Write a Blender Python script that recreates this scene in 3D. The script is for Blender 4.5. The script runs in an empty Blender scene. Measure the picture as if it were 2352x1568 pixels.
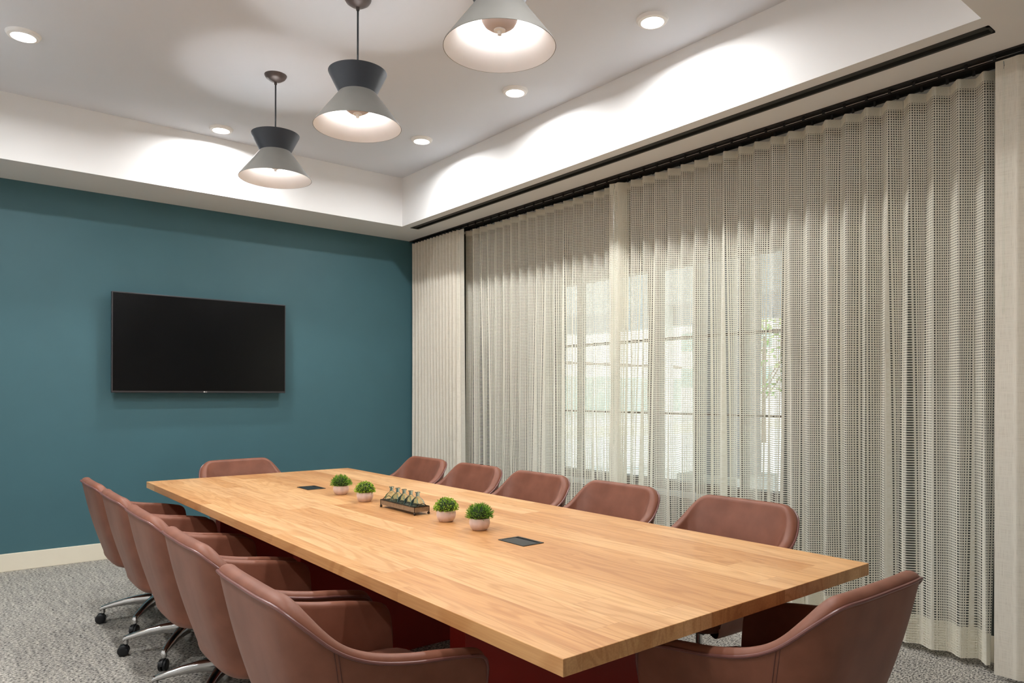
import bpy, bmesh, math, random
from mathutils import Vector, Matrix
PI = math.pi
random.seed(7)
S = bpy.context.scene
COL = S.collection

# ------------------------------------------------------------------ camera
F_PX = 1639.4375
cam_d = bpy.data.cameras.new('camera')
cam = bpy.data.objects.new('camera', cam_d); COL.objects.link(cam)
cam_d.sensor_width = 36.0
cam_d.lens = F_PX * 36.0 / 2352.0
cam_d.shift_y = (902.82 - 784.0) / 2352.0
cam_d.clip_start = 0.02; cam_d.clip_end = 300
cam.location = (0, 0, 1.34)
cam.rotation_euler = (math.radians(90 + 0.0827), math.radians(-0.12), math.radians(-38.769))
S.camera = cam

# ------------------------------------------------------------------ colour management
S.view_settings.view_transform = 'Standard'
S.view_settings.look = 'None'
S.view_settings.gamma = 1.0
S.view_settings.use_curve_mapping = False
S.view_settings.exposure = 0.46
S.cycles.use_denoising = True
S.cycles.transparent_max_bounces = 24
S.cycles.max_bounces = 10
S.cycles.diffuse_bounces = 6
S.cycles.sample_clamp_indirect = 6.0
S.cycles.caustics_reflective = False
S.cycles.caustics_refractive = False

# ------------------------------------------------------------------ daylight
world = bpy.data.worlds.new('sky'); S.world = world
world.use_nodes = True
wn = world.node_tree; wn.nodes.clear()
wo = wn.nodes.new('ShaderNodeOutputWorld'); wb = wn.nodes.new('ShaderNodeBackground')
wsky = wn.nodes.new('ShaderNodeTexSky'); wsky.sky_type = 'HOSEK_WILKIE'; wsky.turbidity = 6.0; wsky.ground_albedo = 0.4
wsky.sun_direction = (0.55, -0.35, 0.75)
wmix = wn.nodes.new('ShaderNodeMix'); wmix.data_type = 'RGBA'; wmix.inputs[0].default_value = 0.75
wmix.inputs[7].default_value = (0.92, 0.97, 1.0, 1)
wn.links.new(wsky.outputs[0], wmix.inputs[6]); wn.links.new(wmix.outputs[2], wb.inputs[0])
wb.inputs[1].default_value = 4.6
wn.links.new(wb.outputs[0], wo.inputs[0])
sun_d = bpy.data.lights.new('sun', 'SUN'); sun = bpy.data.objects.new('sun', sun_d); COL.objects.link(sun)
sun_d.energy = 2.2; sun_d.angle = 0.03; sun_d.color = (1, 0.97, 0.92)
sun.rotation_euler = (math.radians(35), 0, math.radians(60))

DOWNLIGHT_POWER = 15.5      # watts of each downlight
BULB_POWER = 310.0

# ------------------------------------------------------------------ materials
def lin(r, g, b):
    f = lambda c: c / 12.92 if c <= 0.04045 else ((c + 0.055) / 1.055) ** 2.4
    return (f(r / 255), f(g / 255), f(b / 255), 1)

def new_mat(name):
    m = bpy.data.materials.new(name); m.use_nodes = True
    nt = m.node_tree; nt.nodes.clear()
    out = nt.nodes.new('ShaderNodeOutputMaterial')
    return m, nt, out

def N(nt, t, **kw):
    n = nt.nodes.new(t)
    for k, v in kw.items():
        if k.startswith('i_'):
            key = k[2:]
            key = int(key) if key.isdigit() else key.replace('_', ' ')
            n.inputs[key].default_value = v
        else:
            setattr(n, k, v)
    return n

def simple(name, col, rough=0.6, metal=0.0, noise=0.06, nscale=12.0, bump=0.0, bscale=200.0, spec=0.5, sheen=0.0, trans=0.0, ior=1.45, stretch=(1, 1, 1)):
    m, nt, out = new_mat(name)
    L = nt.links
    b = N(nt, 'ShaderNodeBsdfPrincipled')
    b.inputs['Roughness'].default_value = rough
    b.inputs['Metallic'].default_value = metal
    b.inputs['Specular IOR Level'].default_value = spec
    b.inputs['IOR'].default_value = ior
    if trans: b.inputs['Transmission Weight'].default_value = trans
    if sheen:
        b.inputs['Sheen Weight'].default_value = sheen; b.inputs['Sheen Roughness'].default_value = 0.4
    tc = N(nt, 'ShaderNodeTexCoord'); mp = N(nt, 'ShaderNodeMapping')
    mp.inputs['Scale'].default_value = stretch
    L.new(tc.outputs['Object'], mp.inputs[0])
    nz = N(nt, 'ShaderNodeTexNoise'); nz.inputs['Scale'].default_value = nscale; nz.inputs['Detail'].default_value = 4
    L.new(mp.outputs[0], nz.inputs['Vector'])
    rp = N(nt, 'ShaderNodeValToRGB')
    c = Vector(col[:3])
    rp.color_ramp.elements[0].position = 0.3; rp.color_ramp.elements[1].position = 0.7
    rp.color_ramp.elements[0].color = (*(c * (1 - noise)), 1); rp.color_ramp.elements[1].color = (*[min(1, v) for v in c * (1 + noise)], 1)
    L.new(nz.outputs['Fac'], rp.inputs[0]); L.new(rp.outputs[0], b.inputs['Base Color'])
    if bump:
        n2 = N(nt, 'ShaderNodeTexNoise'); n2.inputs['Scale'].default_value = bscale; n2.inputs['Detail'].default_value = 3
        L.new(mp.outputs[0], n2.inputs['Vector'])
        bp = N(nt, 'ShaderNodeBump'); bp.inputs['Strength'].default_value = bump; bp.inputs['Distance'].default_value = 0.002
        L.new(n2.outputs['Fac'], bp.inputs['Height']); L.new(bp.outputs[0], b.inputs['Normal'])
    L.new(b.outputs[0], out.inputs[0])
    return m

def emit(name, col, strength):
    m, nt, out = new_mat(name)
    e = N(nt, 'ShaderNodeEmission'); e.inputs[0].default_value = col; e.inputs[1].default_value = strength
    nt.links.new(e.outputs[0], out.inputs[0])
    return m

def carpet_mat():
    m, nt, out = new_mat('woven_grey_carpet'); L = nt.links
    b = N(nt, 'ShaderNodeBsdfPrincipled'); b.inputs['Roughness'].default_value = 0.95; b.inputs['Specular IOR Level'].default_value = 0.1
    tc = N(nt, 'ShaderNodeTexCoord')
    mp = N(nt, 'ShaderNodeMapping'); mp.inputs['Scale'].default_value = (1.0, 1.9, 1)
    L.new(tc.outputs['Object'], mp.inputs[0])
    n1 = N(nt, 'ShaderNodeTexNoise'); n1.inputs['Scale'].default_value = 66; n1.inputs['Detail'].default_value = 3; n1.inputs['Roughness'].default_value = 0.7
    L.new(mp.outputs[0], n1.inputs['Vector'])
    r1 = N(nt, 'ShaderNodeValToRGB'); cr = r1.color_ramp
    cr.elements[0].position = 0.38; cr.elements[0].color = lin(52, 52, 60)
    cr.elements[1].position = 0.66; cr.elements[1].color = lin(222, 218, 210)
    e = cr.elements.new(0.44); e.color = lin(120, 118, 112)
    e = cr.elements.new(0.50); e.color = lin(174, 169, 159)
    L.new(n1.outputs['Fac'], r1.inputs[0])
    # slow bands of the loom
    mp2 = N(nt, 'ShaderNodeMapping'); mp2.inputs['Scale'].default_value = (22, 3.0, 1)
    L.new(tc.outputs['Object'], mp2.inputs[0])
    n2 = N(nt, 'ShaderNodeTexNoise'); n2.inputs['Scale'].default_value = 1.4; n2.inputs['Detail'].default_value = 5
    L.new(mp2.outputs[0], n2.inputs['Vector'])
    r2 = N(nt, 'ShaderNodeValToRGB'); r2.color_ramp.elements[0].position = 0.35; r2.color_ramp.elements[1].position = 0.65
    r2.color_ramp.elements[0].color = (0.62, 0.62, 0.63, 1); r2.color_ramp.elements[1].color = (1.0, 0.99, 0.96, 1)
    L.new(n2.outputs['Fac'], r2.inputs[0])
    mx = N(nt, 'ShaderNodeMix', data_type='RGBA', blend_type='MULTIPLY'); mx.inputs[0].default_value = 0.6
    L.new(r1.outputs[0], mx.inputs[6]); L.new(r2.outputs[0], mx.inputs[7]); L.new(mx.outputs[2], b.inputs['Base Color'])
    bp = N(nt, 'ShaderNodeBump'); bp.inputs['Strength'].default_value = 0.7; bp.inputs['Distance'].default_value = 0.006
    L.new(n1.outputs['Fac'], bp.inputs['Height']); L.new(bp.outputs[0], b.inputs['Normal'])
    L.new(b.outputs[0], out.inputs[0])
    return m

def wood_mat():
    m, nt, out = new_mat('oiled_oak_boards'); L = nt.links
    b = N(nt, 'ShaderNodeBsdfPrincipled'); b.inputs['Roughness'].default_value = 0.36; b.inputs['Specular IOR Level'].default_value = 0.45
    tc = N(nt, 'ShaderNodeTexCoord')
    sw = N(nt, 'ShaderNodeMapping'); sw.inputs['Rotation'].default_value = (0, 0, PI / 2); sw.inputs['Location'].default_value = (0.33, 0.06, 0)
    L.new(tc.outputs['Object'], sw.inputs[0])
    br = N(nt, 'ShaderNodeTexBrick')
    br.offset = 0.43; br.offset_frequency = 2; br.squash = 0.72; br.squash_frequency = 3
    br.inputs['Scale'].default_value = 1.0; br.inputs['Brick Width'].default_value = 1.45; br.inputs['Row Height'].default_value = 0.122
    br.inputs['Mortar Size'].default_value = 0.0005; br.inputs['Mortar Smooth'].default_value = 0.3; br.inputs['Bias'].default_value = 0.0
    br.inputs['Color1'].default_value = (0, 0, 0, 1); br.inputs['Color2'].default_value = (1, 1, 1, 1); br.inputs['Mortar'].default_value = (0.35, 0.35, 0.35, 1)
    L.new(sw.outputs[0], br.inputs['Vector'])
    # every board shifts the grain by its own amount
    comb = N(nt, 'ShaderNodeCombineXYZ')
    mul = N(nt, 'ShaderNodeMath', operation='MULTIPLY'); mul.inputs[1].default_value = 7.3
    mul2 = N(nt, 'ShaderNodeMath', operation='MULTIPLY'); mul2.inputs[1].default_value = 3.1
    L.new(br.outputs['Color'], mul.inputs[0]); L.new(br.outputs['Color'], mul2.inputs[0])
    L.new(mul2.outputs[0], comb.inputs[0]); L.new(mul.outputs[0], comb.inputs[1]); L.new(mul.outputs[0], comb.inputs[2])
    add = N(nt, 'ShaderNodeVectorMath', operation='ADD')
    L.new(tc.outputs['Object'], add.inputs[0]); L.new(comb.outputs[0], add.inputs[1])
    mp = N(nt, 'ShaderNodeMapping'); mp.inputs['Scale'].default_value = (7.0, 0.75, 3.0)
    L.new(add.outputs[0], mp.inputs[0])
    n1 = N(nt, 'ShaderNodeTexNoise'); n1.inputs['Scale'].default_value = 1.3; n1.inputs['Detail'].default_value = 2; n1.inputs['Distortion'].default_value = 0.5
    L.new(mp.outputs[0], n1.inputs['Vector'])
    # contour lines of that noise: cathedral grain
    m3 = N(nt, 'ShaderNodeMath', operation='MULTIPLY'); m3.inputs[1].default_value = 62
    L.new(n1.outputs['Fac'], m3.inputs[0])
    sn = N(nt, 'ShaderNodeMath', operation='SINE'); L.new(m3.outputs[0], sn.inputs[0])
    mr = N(nt, 'ShaderNodeMapRange'); mr.inputs[1].default_value = -1; mr.inputs[2].default_value = 1
    L.new(sn.outputs[0], mr.inputs[0])
    mpf = N(nt, 'ShaderNodeMapping'); mpf.inputs['Scale'].default_value = (190.0, 5.0, 190.0)
    L.new(add.outputs[0], mpf.inputs[0])
    nf = N(nt, 'ShaderNodeTexNoise'); nf.inputs['Scale'].default_value = 1.0; nf.inputs['Detail'].default_value = 4
    L.new(mpf.outputs[0], nf.inputs['Vector'])
    base = N(nt, 'ShaderNodeValToRGB'); c = base.color_ramp
    c.elements[0].position = 0.0; c.elements[0].color = lin(198, 144, 92)
    c.elements[1].position = 1.0; c.elements[1].color = lin(223, 178, 128)
    e = c.elements.new(0.5); e.color = lin(211, 161, 108)
    L.new(br.outputs['Color'], base.inputs[0])
    g = N(nt, 'ShaderNodeMix', data_type='RGBA', blend_type='MULTIPLY')
    gr = N(nt, 'ShaderNodeValToRGB'); gr.color_ramp.elements[0].position = 0.05; gr.color_ramp.elements[1].position = 0.55
    gr.color_ramp.elements[0].color = (0.76, 0.65, 0.53, 1); gr.color_ramp.elements[1].color = (1, 1, 1, 1)
    L.new(mr.outputs[0], gr.inputs[0]); g.inputs[0].default_value = 0.55
    L.new(base.outputs[0], g.inputs[6]); L.new(gr.outputs[0], g.inputs[7])
    f = N(nt, 'ShaderNodeMix', data_type='RGBA', blend_type='MULTIPLY'); f.inputs[0].default_value = 0.6
    fr = N(nt, 'ShaderNodeValToRGB'); fr.color_ramp.elements[0].position = 0.3; fr.color_ramp.elements[1].position = 0.6
    fr.color_ramp.elements[0].color = (0.78, 0.68, 0.58, 1); fr.color_ramp.elements[1].color = (1, 1, 1, 1)
    L.new(nf.outputs['Fac'], fr.inputs[0]); L.new(g.outputs[2], f.inputs[6]); L.new(fr.outputs[0], f.inputs[7])
    # sapwood streaks along the length
    mps = N(nt, 'ShaderNodeMapping'); mps.inputs['Scale'].default_value = (9.0, 0.45, 9.0)
    L.new(add.outputs[0], mps.inputs[0])
    ns = N(nt, 'ShaderNodeTexNoise'); ns.inputs['Scale'].default_value = 1.0; ns.inputs['Detail'].default_value = 1
    L.new(mps.outputs[0], ns.inputs['Vector'])
    sr = N(nt, 'ShaderNodeValToRGB'); sr.color_ramp.elements[0].position = 0.40; sr.color_ramp.elements[1].position = 0.72
    sr.color_ramp.elements[0].color = (0.90, 0.86, 0.82, 1); sr.color_ramp.elements[1].color = (1.1, 1.14, 1.16, 1)
    L.new(ns.outputs['Fac'], sr.inputs[0])
    s = N(nt, 'ShaderNodeMix', data_type='RGBA', blend_type='MULTIPLY'); s.inputs[0].default_value = 0.9
    L.new(f.outputs[2], s.inputs[6]); L.new(sr.outputs[0], s.inputs[7])
    j = N(nt, 'ShaderNodeMix', data_type='RGBA'); j.inputs[7].default_value = lin(150, 98, 56)
    jf = N(nt, 'ShaderNodeMath', operation='MULTIPLY'); jf.inputs[1].default_value = 0.55
    L.new(br.outputs['Fac'], jf.inputs[0]); L.new(jf.outputs[0], j.inputs[0]); L.new(s.outputs[2], j.inputs[6])
    L.new(j.outputs[2], b.inputs['Base Color'])
    bp = N(nt, 'ShaderNodeBump'); bp.inputs['Strength'].default_value = 0.12; bp.inputs['Distance'].default_value = 0.001
    L.new(nf.outputs['Fac'], bp.inputs['Height']); L.new(bp.outputs[0], b.inputs['Normal'])
    L.new(b.outputs[0], out.inputs[0])
    return m

def leather_mat():
    m, nt, out = new_mat('reddish_brown_leather'); L = nt.links
    b = N(nt, 'ShaderNodeBsdfPrincipled'); b.inputs['Roughness'].default_value = 0.5; b.inputs['Specular IOR Level'].default_value = 0.35
    b.inputs['Sheen Weight'].default_value = 0.05; b.inputs['Sheen Roughness'].default_value = 0.5
    tc = N(nt, 'ShaderNodeTexCoord')
    n1 = N(nt, 'ShaderNodeTexNoise'); n1.inputs['Scale'].default_value = 9; n1.inputs['Detail'].default_value = 5
    L.new(tc.outputs['Object'], n1.inputs['Vector'])
    r = N(nt, 'ShaderNodeValToRGB'); r.color_ramp.elements[0].position = 0.3; r.color_ramp.elements[1].position = 0.75
    r.color_ramp.elements[0].color = lin(112, 66, 47); r.color_ramp.elements[1].color = lin(132, 82, 62)
    L.new(n1.outputs['Fac'], r.inputs[0]); L.new(r.outputs[0], b.inputs['Base Color'])
    n2 = N(nt, 'ShaderNodeTexNoise'); n2.inputs['Scale'].default_value = 420; n2.inputs['Detail'].default_value = 2
    L.new(tc.outputs['Object'], n2.inputs['Vector'])
    bp = N(nt, 'ShaderNodeBump'); bp.inputs['Strength'].default_value = 0.12; bp.inputs['Distance'].default_value = 0.001
    L.new(n2.outputs['Fac'], bp.inputs['Height']); L.new(bp.outputs[0], b.inputs['Normal'])
    L.new(b.outputs[0], out.inputs[0])
    return m

def net_mat(name, holes=True):
    """open-weave curtain cloth: rounded holes on a grid measured along the cloth (UV in metres)"""
    m, nt, out = new_mat(name); L = nt.links
    uv = N(nt, 'ShaderNodeUVMap'); sp = N(nt, 'ShaderNodeSeparateXYZ'); L.new(uv.outputs[0], sp.inputs[0])
    d = N(nt, 'ShaderNodeBsdfDiffuse'); t = N(nt, 'ShaderNodeBsdfTranslucent')
    n1 = N(nt, 'ShaderNodeTexNoise'); n1.inputs['Scale'].default_value = 300
    L.new(uv.outputs[0], n1.inputs['Vector'])
    r = N(nt, 'ShaderNodeValToRGB'); r.color_ramp.elements[0].color = lin(236, 231, 212); r.color_ramp.elements[1].color = lin(252, 250, 238)
    r.color_ramp.elements[0].position = 0.35; r.color_ramp.elements[1].position = 0.65
    L.new(n1.outputs['Fac'], r.inputs[0]); L.new(r.outputs[0], d.inputs[0]); L.new(r.outputs[0], t.inputs[0])
    cl = N(nt, 'ShaderNodeMixShader'); cl.inputs[0].default_value = 0.30
    L.new(d.outputs[0], cl.inputs[1]); L.new(t.outputs[0], cl.inputs[2])
    if not holes:
        L.new(cl.outputs[0], out.inputs[0]); return m
    def cell(sock, pitch):
        a = N(nt, 'ShaderNodeMath', operation='DIVIDE'); a.inputs[1].default_value = pitch; L.new(sock, a.inputs[0])
        f = N(nt, 'ShaderNodeMath', operation='FRACT'); L.new(a.outputs[0], f.inputs[0])
        s = N(nt, 'ShaderNodeMath', operation='SUBTRACT'); s.inputs[1].default_value = 0.5; L.new(f.outputs[0], s.inputs[0])
        ab = N(nt, 'ShaderNodeMath', operation='ABSOLUTE'); L.new(s.outputs[0], ab.inputs[0])
        return ab
    a = cell(sp.outputs[0], 0.0130); c = cell(sp.outputs[1], 0.0132)
    def pw(n, k):
        s = N(nt, 'ShaderNodeMath', operation='DIVIDE'); s.inputs[1].default_value = k; L.new(n.outputs[0], s.inputs[0])
        p = N(nt, 'ShaderNodeMath', operation='POWER'); p.inputs[1].default_value = 3.0; L.new(s.outputs[0], p.inputs[0]); return p
    pa = pw(a, 0.25); pc = pw(c, 0.28)
    ad = N(nt, 'ShaderNodeMath', operation='ADD'); L.new(pa.outputs[0], ad.inputs[0]); L.new(pc.outputs[0], ad.inputs[1])
    lt = N(nt, 'ShaderNodeMath', operation='LESS_THAN'); lt.inputs[1].default_value = 1.0; L.new(ad.outputs[0], lt.inputs[0])
    tr = N(nt, 'ShaderNodeBsdfTransparent')
    mx = N(nt, 'ShaderNodeMixShader'); L.new(lt.outputs[0], mx.inputs[0]); L.new(cl.outputs[0], mx.inputs[1]); L.new(tr.outputs[0], mx.inputs[2])
    L.new(mx.outputs[0], out.inputs[0])
    return m

def linen_mat():
    m, nt, out = new_mat('cream_linen'); L = nt.links
    uv = N(nt, 'ShaderNodeUVMap')
    cols = []
    for sc in ((900, 25, 1), (25, 900, 1)):
        mp = N(nt, 'ShaderNodeMapping'); mp.inputs['Scale'].default_value = sc; L.new(uv.outputs[0], mp.inputs[0])
        n = N(nt, 'ShaderNodeTexNoise'); n.inputs['Scale'].default_value = 0.5; n.inputs['Detail'].default_value = 2; L.new(mp.outputs[0], n.inputs['Vector']); cols.append(n)
    ad = N(nt, 'ShaderNodeMath', operation='ADD'); L.new(cols[0].outputs['Fac'], ad.inputs[0]); L.new(cols[1].outputs['Fac'], ad.inputs[1])
    r = N(nt, 'ShaderNodeValToRGB'); r.color_ramp.elements[0].position = 0.75; r.color_ramp.elements[1].position = 1.25
    r.color_ramp.elements[0].color = lin(214, 207, 192); r.color_ramp.elements[1].color = lin(232, 226, 212)
    h = N(nt, 'ShaderNodeMath', operation='MULTIPLY'); h.inputs[1].default_value = 1.0; L.new(ad.outputs[0], h.inputs[0])
    L.new(h.outputs[0], r.inputs[0])
    d = N(nt, 'ShaderNodeBsdfDiffuse'); t = N(nt, 'ShaderNodeBsdfTranslucent'); L.new(r.outputs[0], d.inputs[0]); L.new(r.outputs[0], t.inputs[0])
    mx = N(nt, 'ShaderNodeMixShader'); mx.inputs[0].default_value = 0.12; L.new(d.outputs[0], mx.inputs[1]); L.new(t.outputs[0], mx.inputs[2])
    L.new(mx.outputs[0], out.inputs[0])
    return m

def glass_mat(name, tint=(0.93, 0.97, 0.96, 1)):
    m, nt, out = new_mat(name); L = nt.links
    tr = N(nt, 'ShaderNodeBsdfTransparent'); tr.inputs[0].default_value = tint
    gl = N(nt, 'ShaderNodeBsdfGlossy'); gl.inputs['Roughness'].default_value = 0.02 if 'window' in name else 0.2
    fr = N(nt, 'ShaderNodeFresnel'); fr.inputs[0].default_value = 1.45
    ge = N(nt, 'ShaderNodeNewGeometry'); iv = N(nt, 'ShaderNodeMath', operation='SUBTRACT'); iv.inputs[0].default_value = 1.0; L.new(ge.outputs['Backfacing'], iv.inputs[1])
    fm = N(nt, 'ShaderNodeMath', operation='MULTIPLY'); L.new(fr.outputs[0], fm.inputs[0]); L.new(iv.outputs[0], fm.inputs[1])
    mx = N(nt, 'ShaderNodeMixShader'); L.new(fm.outputs[0], mx.inputs[0]); L.new(tr.outputs[0], mx.inputs[1]); L.new(gl.outputs[0], mx.inputs[2])
    L.new(mx.outputs[0], out.inputs[0])
    return m

M = {}
M['teal'] = simple('teal_paint', lin(64, 102, 110), 0.55, noise=0.03, nscale=3, bump=0.05, bscale=300)
M['white'] = simple('white_ceiling_paint', lin(232, 232, 231), 0.8, noise=0.01, nscale=2)
M['ceil'] = simple('shade_toned_ceiling_paint', lin(213, 217, 223), 0.85, noise=0.01, nscale=2)  # same white paint as the soffit, with the tray's dimmer light put into the colour
M['sage'] = simple('dull_green_paint', lin(66, 71, 66), 0.8, noise=0.03)
M['base'] = simple('cream_baseboard_paint', lin(232, 224, 204), 0.45, noise=0.01)
M['carpet'] = carpet_mat()
M['wood'] = wood_mat()
M['leather'] = leather_mat()
M['piping'] = simple('dark_leather_piping', lin(112, 72, 66), 0.35, noise=0.05, spec=0.5)
M['thread'] = simple('stitching_thread', lin(92, 56, 48), 0.7, noise=0.1)
M['red'] = simple('dark_red_lacquer', lin(150, 36, 26), 0.45, noise=0.04, nscale=5)
M['chrome'] = simple('polished_aluminium', lin(205, 205, 205), 0.16, metal=1.0, noise=0.02)
M['black'] = simple('black_plastic', lin(16, 17, 20), 0.4, noise=0.1)
M['track'] = simple('black_track_metal', lin(24, 23, 22), 0.5, noise=0.1)
M['slot'] = simple('dark_diffuser_metal', lin(44, 44, 40), 0.5, noise=0.1)
M['void'] = simple('matt_black_cavity', lin(10, 10, 10), 0.9, noise=0.1)
M['screen'] = simple('black_glass_screen', lin(4, 5, 6), 0.22, noise=0.02, spec=0.3)
M['bezel'] = simple('dark_grey_bezel', lin(70, 68, 70), 0.35, noise=0.03, metal=0.5)
M['logo'] = simple('light_grey_print', lin(215, 215, 215), 0.4, noise=0.02)
M['charcoal'] = simple('charcoal_metal_shade', lin(46, 50, 56), 0.55, noise=0.02)
M['taupe'] = simple('taupe_grey_metal_shade', lin(122, 120, 115), 0.6, noise=0.02)
M['enamel'] = simple('white_enamel', lin(248, 247, 247), 0.4, noise=0.01)
M['bronze'] = simple('dark_bronze_metal', lin(62, 52, 48), 0.4, noise=0.04)
M['cord'] = simple('black_cloth_cord', lin(38, 42, 46), 0.8, noise=0.1)
M['bowl'] = simple('frosted_bowl', lin(196, 184, 180), 0.5, noise=0.01)
M['trimring'] = simple('white_trim_ring', lin(240, 240, 238), 0.5, noise=0.01)
M['lens'] = emit('lit_lens', (1.0, 0.96, 0.90, 1), 14.0)
M['bulb'] = emit('lit_bulb', (1.0, 0.955, 0.935, 1), BULB_POWER)
M['net'] = net_mat('open_weave_net')
M['nethead'] = net_mat('folded_net_tape', holes=False)
M['linen'] = linen_mat()
M['acrylic'] = glass_mat('clear_acrylic', (0.97, 0.98, 0.97, 1))
M['winglass'] = glass_mat('window_glass')
M['winframe'] = simple('dark_brown_window_metal', lin(58, 44, 38), 0.45, noise=0.05)
M['sill'] = simple('pale_sill_stone', lin(196, 204, 206), 0.4, noise=0.04)
M['pot'] = simple('pinkish_ceramic', lin(214, 194, 188), 0.7, noise=0.10, nscale=40, bump=0.3, bscale=150, stretch=(1, 1, 0.2))
M['clumpcore'] = simple('dark_green_core', lin(34, 48, 20), 0.9, noise=0.3, nscale=90)  # dark green mound core inside each leafy clump
def leafmat(name, c1, c2, c3):
    m, nt, out = new_mat(name); L = nt.links
    g = N(nt, 'ShaderNodeNewGeometry'); r = N(nt, 'ShaderNodeValToRGB')
    r.color_ramp.elements[0].color = c1; r.color_ramp.elements[1].color = c3
    e = r.color_ramp.elements.new(0.5); e.color = c2
    L.new(g.outputs['Random Per Island'], r.inputs[0])
    b = N(nt, 'ShaderNodeBsdfPrincipled'); b.inputs['Roughness'].default_value = 0.42
    L.new(r.outputs[0], b.inputs['Base Color'])
    t = N(nt, 'ShaderNodeBsdfTranslucent'); L.new(r.outputs[0], t.inputs[0])
    mx = N(nt, 'ShaderNodeMixShader'); mx.inputs[0].default_value = 0.25; L.new(b.outputs[0], mx.inputs[1]); L.new(t.outputs[0], mx.inputs[2])
    L.new(mx.outputs[0], out.inputs[0]); return m
M['leafdark'] = leafmat('fresh_green_blades', lin(44, 96, 30), lin(98, 152, 42), lin(164, 200, 84))
M['leaflime'] = leafmat('lime_green_leaves', lin(66, 122, 30), lin(142, 182, 40), lin(204, 222, 104))
M['leaftree'] = leafmat('tree_leaves', lin(70, 110, 50), lin(120, 150, 80), lin(170, 190, 120))
M['bark'] = simple('bark', lin(120, 104, 90), 0.9, noise=0.2, nscale=20)
M['traymetal'] = simple('antique_bronze', lin(150, 134, 114), 0.42, metal=0.5, noise=0.25, nscale=60, bump=0.3)
M['traydark'] = simple('dark_bronze_wire', lin(62, 52, 44), 0.4, metal=0.7, noise=0.1)
M['boxblack'] = simple('black_power_box', lin(24, 27, 26), 0.4, noise=0.05)
def clearglass():
    m, nt, out = new_mat('clear_bottle_glass')
    g = N(nt, 'ShaderNodeBsdfGlass'); g.inputs['Color'].default_value = (.94, .975, .94, 1); g.inputs['Roughness'].default_value = 0.0; g.inputs['IOR'].default_value = 1.47
    nt.links.new(g.outputs[0], out.inputs[0]); return m
M['bottle'] = clearglass()
M['concrete'] = simple('pale_concrete', lin(206, 204, 198), 0.85, noise=0.05, nscale=3)
M['asphalt'] = simple('worn_asphalt', lin(170, 172, 170), 0.9, noise=0.08, nscale=6)
M['stucco'] = simple('white_stucco', lin(236, 238, 234), 0.9, noise=0.02)
M['canopy'] = simple('grey_canopy_soffit', lin(186, 190, 196), 0.8, noise=0.03)
M['colgrey'] = simple('grey_stone_cladding', lin(146, 144, 146), 0.8, noise=0.08, nscale=4)
M['bldglass'] = simple('green_tinted_glazing', lin(146, 166, 158), 0.15, noise=0.08, nscale=1.5)
M['bldband'] = simple('dark_band_metal', lin(96, 80, 72), 0.6, noise=0.05)
M['grass'] = simple('dry_lawn', lin(196, 194, 176), 0.95, noise=0.2, nscale=8)
M['striplight'] = emit('lit_strip', (1.0, 0.85, 0.6, 1), 8.0)

# ------------------------------------------------------------------ mesh helpers
def link_mesh(name, bm, mats, parent=None, smooth=False, loc=None, bevel=0.0, angle=40):
    me = bpy.data.meshes.new(name)
    bmesh.ops.recalc_face_normals(bm, faces=bm.faces)
    if smooth:
        for f in bm.faces: f.smooth = True
    bm.to_mesh(me); bm.free()
    if not isinstance(mats, (list, tuple)): mats = [mats]
    for m in mats: me.materials.append(m)
    o = bpy.data.objects.new(name, me); COL.objects.link(o)
    if parent is not None: o.parent = parent
    if loc is not None: o.location = loc
    if bevel:
        bv = o.modifiers.new('bevel', 'BEVEL'); bv.width = bevel; bv.segments = 2; bv.limit_method = 'ANGLE'; bv.angle_limit = math.radians(40)
    if smooth:
        try: me.set_sharp_from_angle(angle=math.radians(angle))
        except Exception: pass
    return o

def box(bm, x0, x1, y0, y1, z0, z1, mi=0):
    vs = [bm.verts.new(p) for p in ((x0, y0, z0), (x1, y0, z0), (x1, y1, z0), (x0, y1, z0), (x0, y0, z1), (x1, y0, z1), (x1, y1, z1), (x0, y1, z1))]
    for q in ((3, 2, 1, 0), (4, 5, 6, 7), (0, 1, 5, 4), (1, 2, 6, 5), (2, 3, 7, 6), (3, 0, 4, 7)):
        f = bm.faces.new([vs[i] for i in q]); f.material_index = mi

def rings(bm, rs, closed=True, cap0=False, cap1=False, mi=0):
    """skin a list of vertex rings"""
    R = [[bm.verts.new(p) for p in r] for r in rs]
    n = len(R[0])
    for a, b in zip(R, R[1:]):
        for i in range(n if closed else n - 1):
            j = (i + 1) % n
            f = bm.faces.new((a[i], a[j], b[j], b[i])); f.material_index = mi
    if cap0: f = bm.faces.new(R[0][::-1]); f.material_index = mi
    if cap1: f = bm.faces.new(R[-1]); f.material_index = mi
    return R

def lathe(bm, prof, n=40, cx=0, cy=0, sx=1, sy=1, mi=0, cap0=False, cap1=False):
    rings(bm, [[(cx + r * sx * math.cos(2 * PI * i / n), cy + r * sy * math.sin(2 * PI * i / n), z) for i in range(n)] for r, z in prof], mi=mi, cap0=cap0, cap1=cap1)

def tube(bm, pts, r, n=8, cap=True, mi=0):
    pts = [Vector(p) for p in pts]
    rs = []
    for i, p in enumerate(pts):
        d = (pts[min(i + 1, len(pts) - 1)] - pts[max(i - 1, 0)]).normalized()
        up = Vector((0, 0, 1)) if abs(d.z) < 0.95 else Vector((1, 0, 0))
        a = d.cross(up).normalized(); b = d.cross(a).normalized()
        rr = r[i] if isinstance(r, (list, tuple)) else r
        rs.append([p + a * rr * math.cos(2 * PI * k / n) + b * rr * math.sin(2 * PI * k / n) for k in range(n)])
    rings(bm, rs, cap0=cap, cap1=cap, mi=mi)

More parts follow.
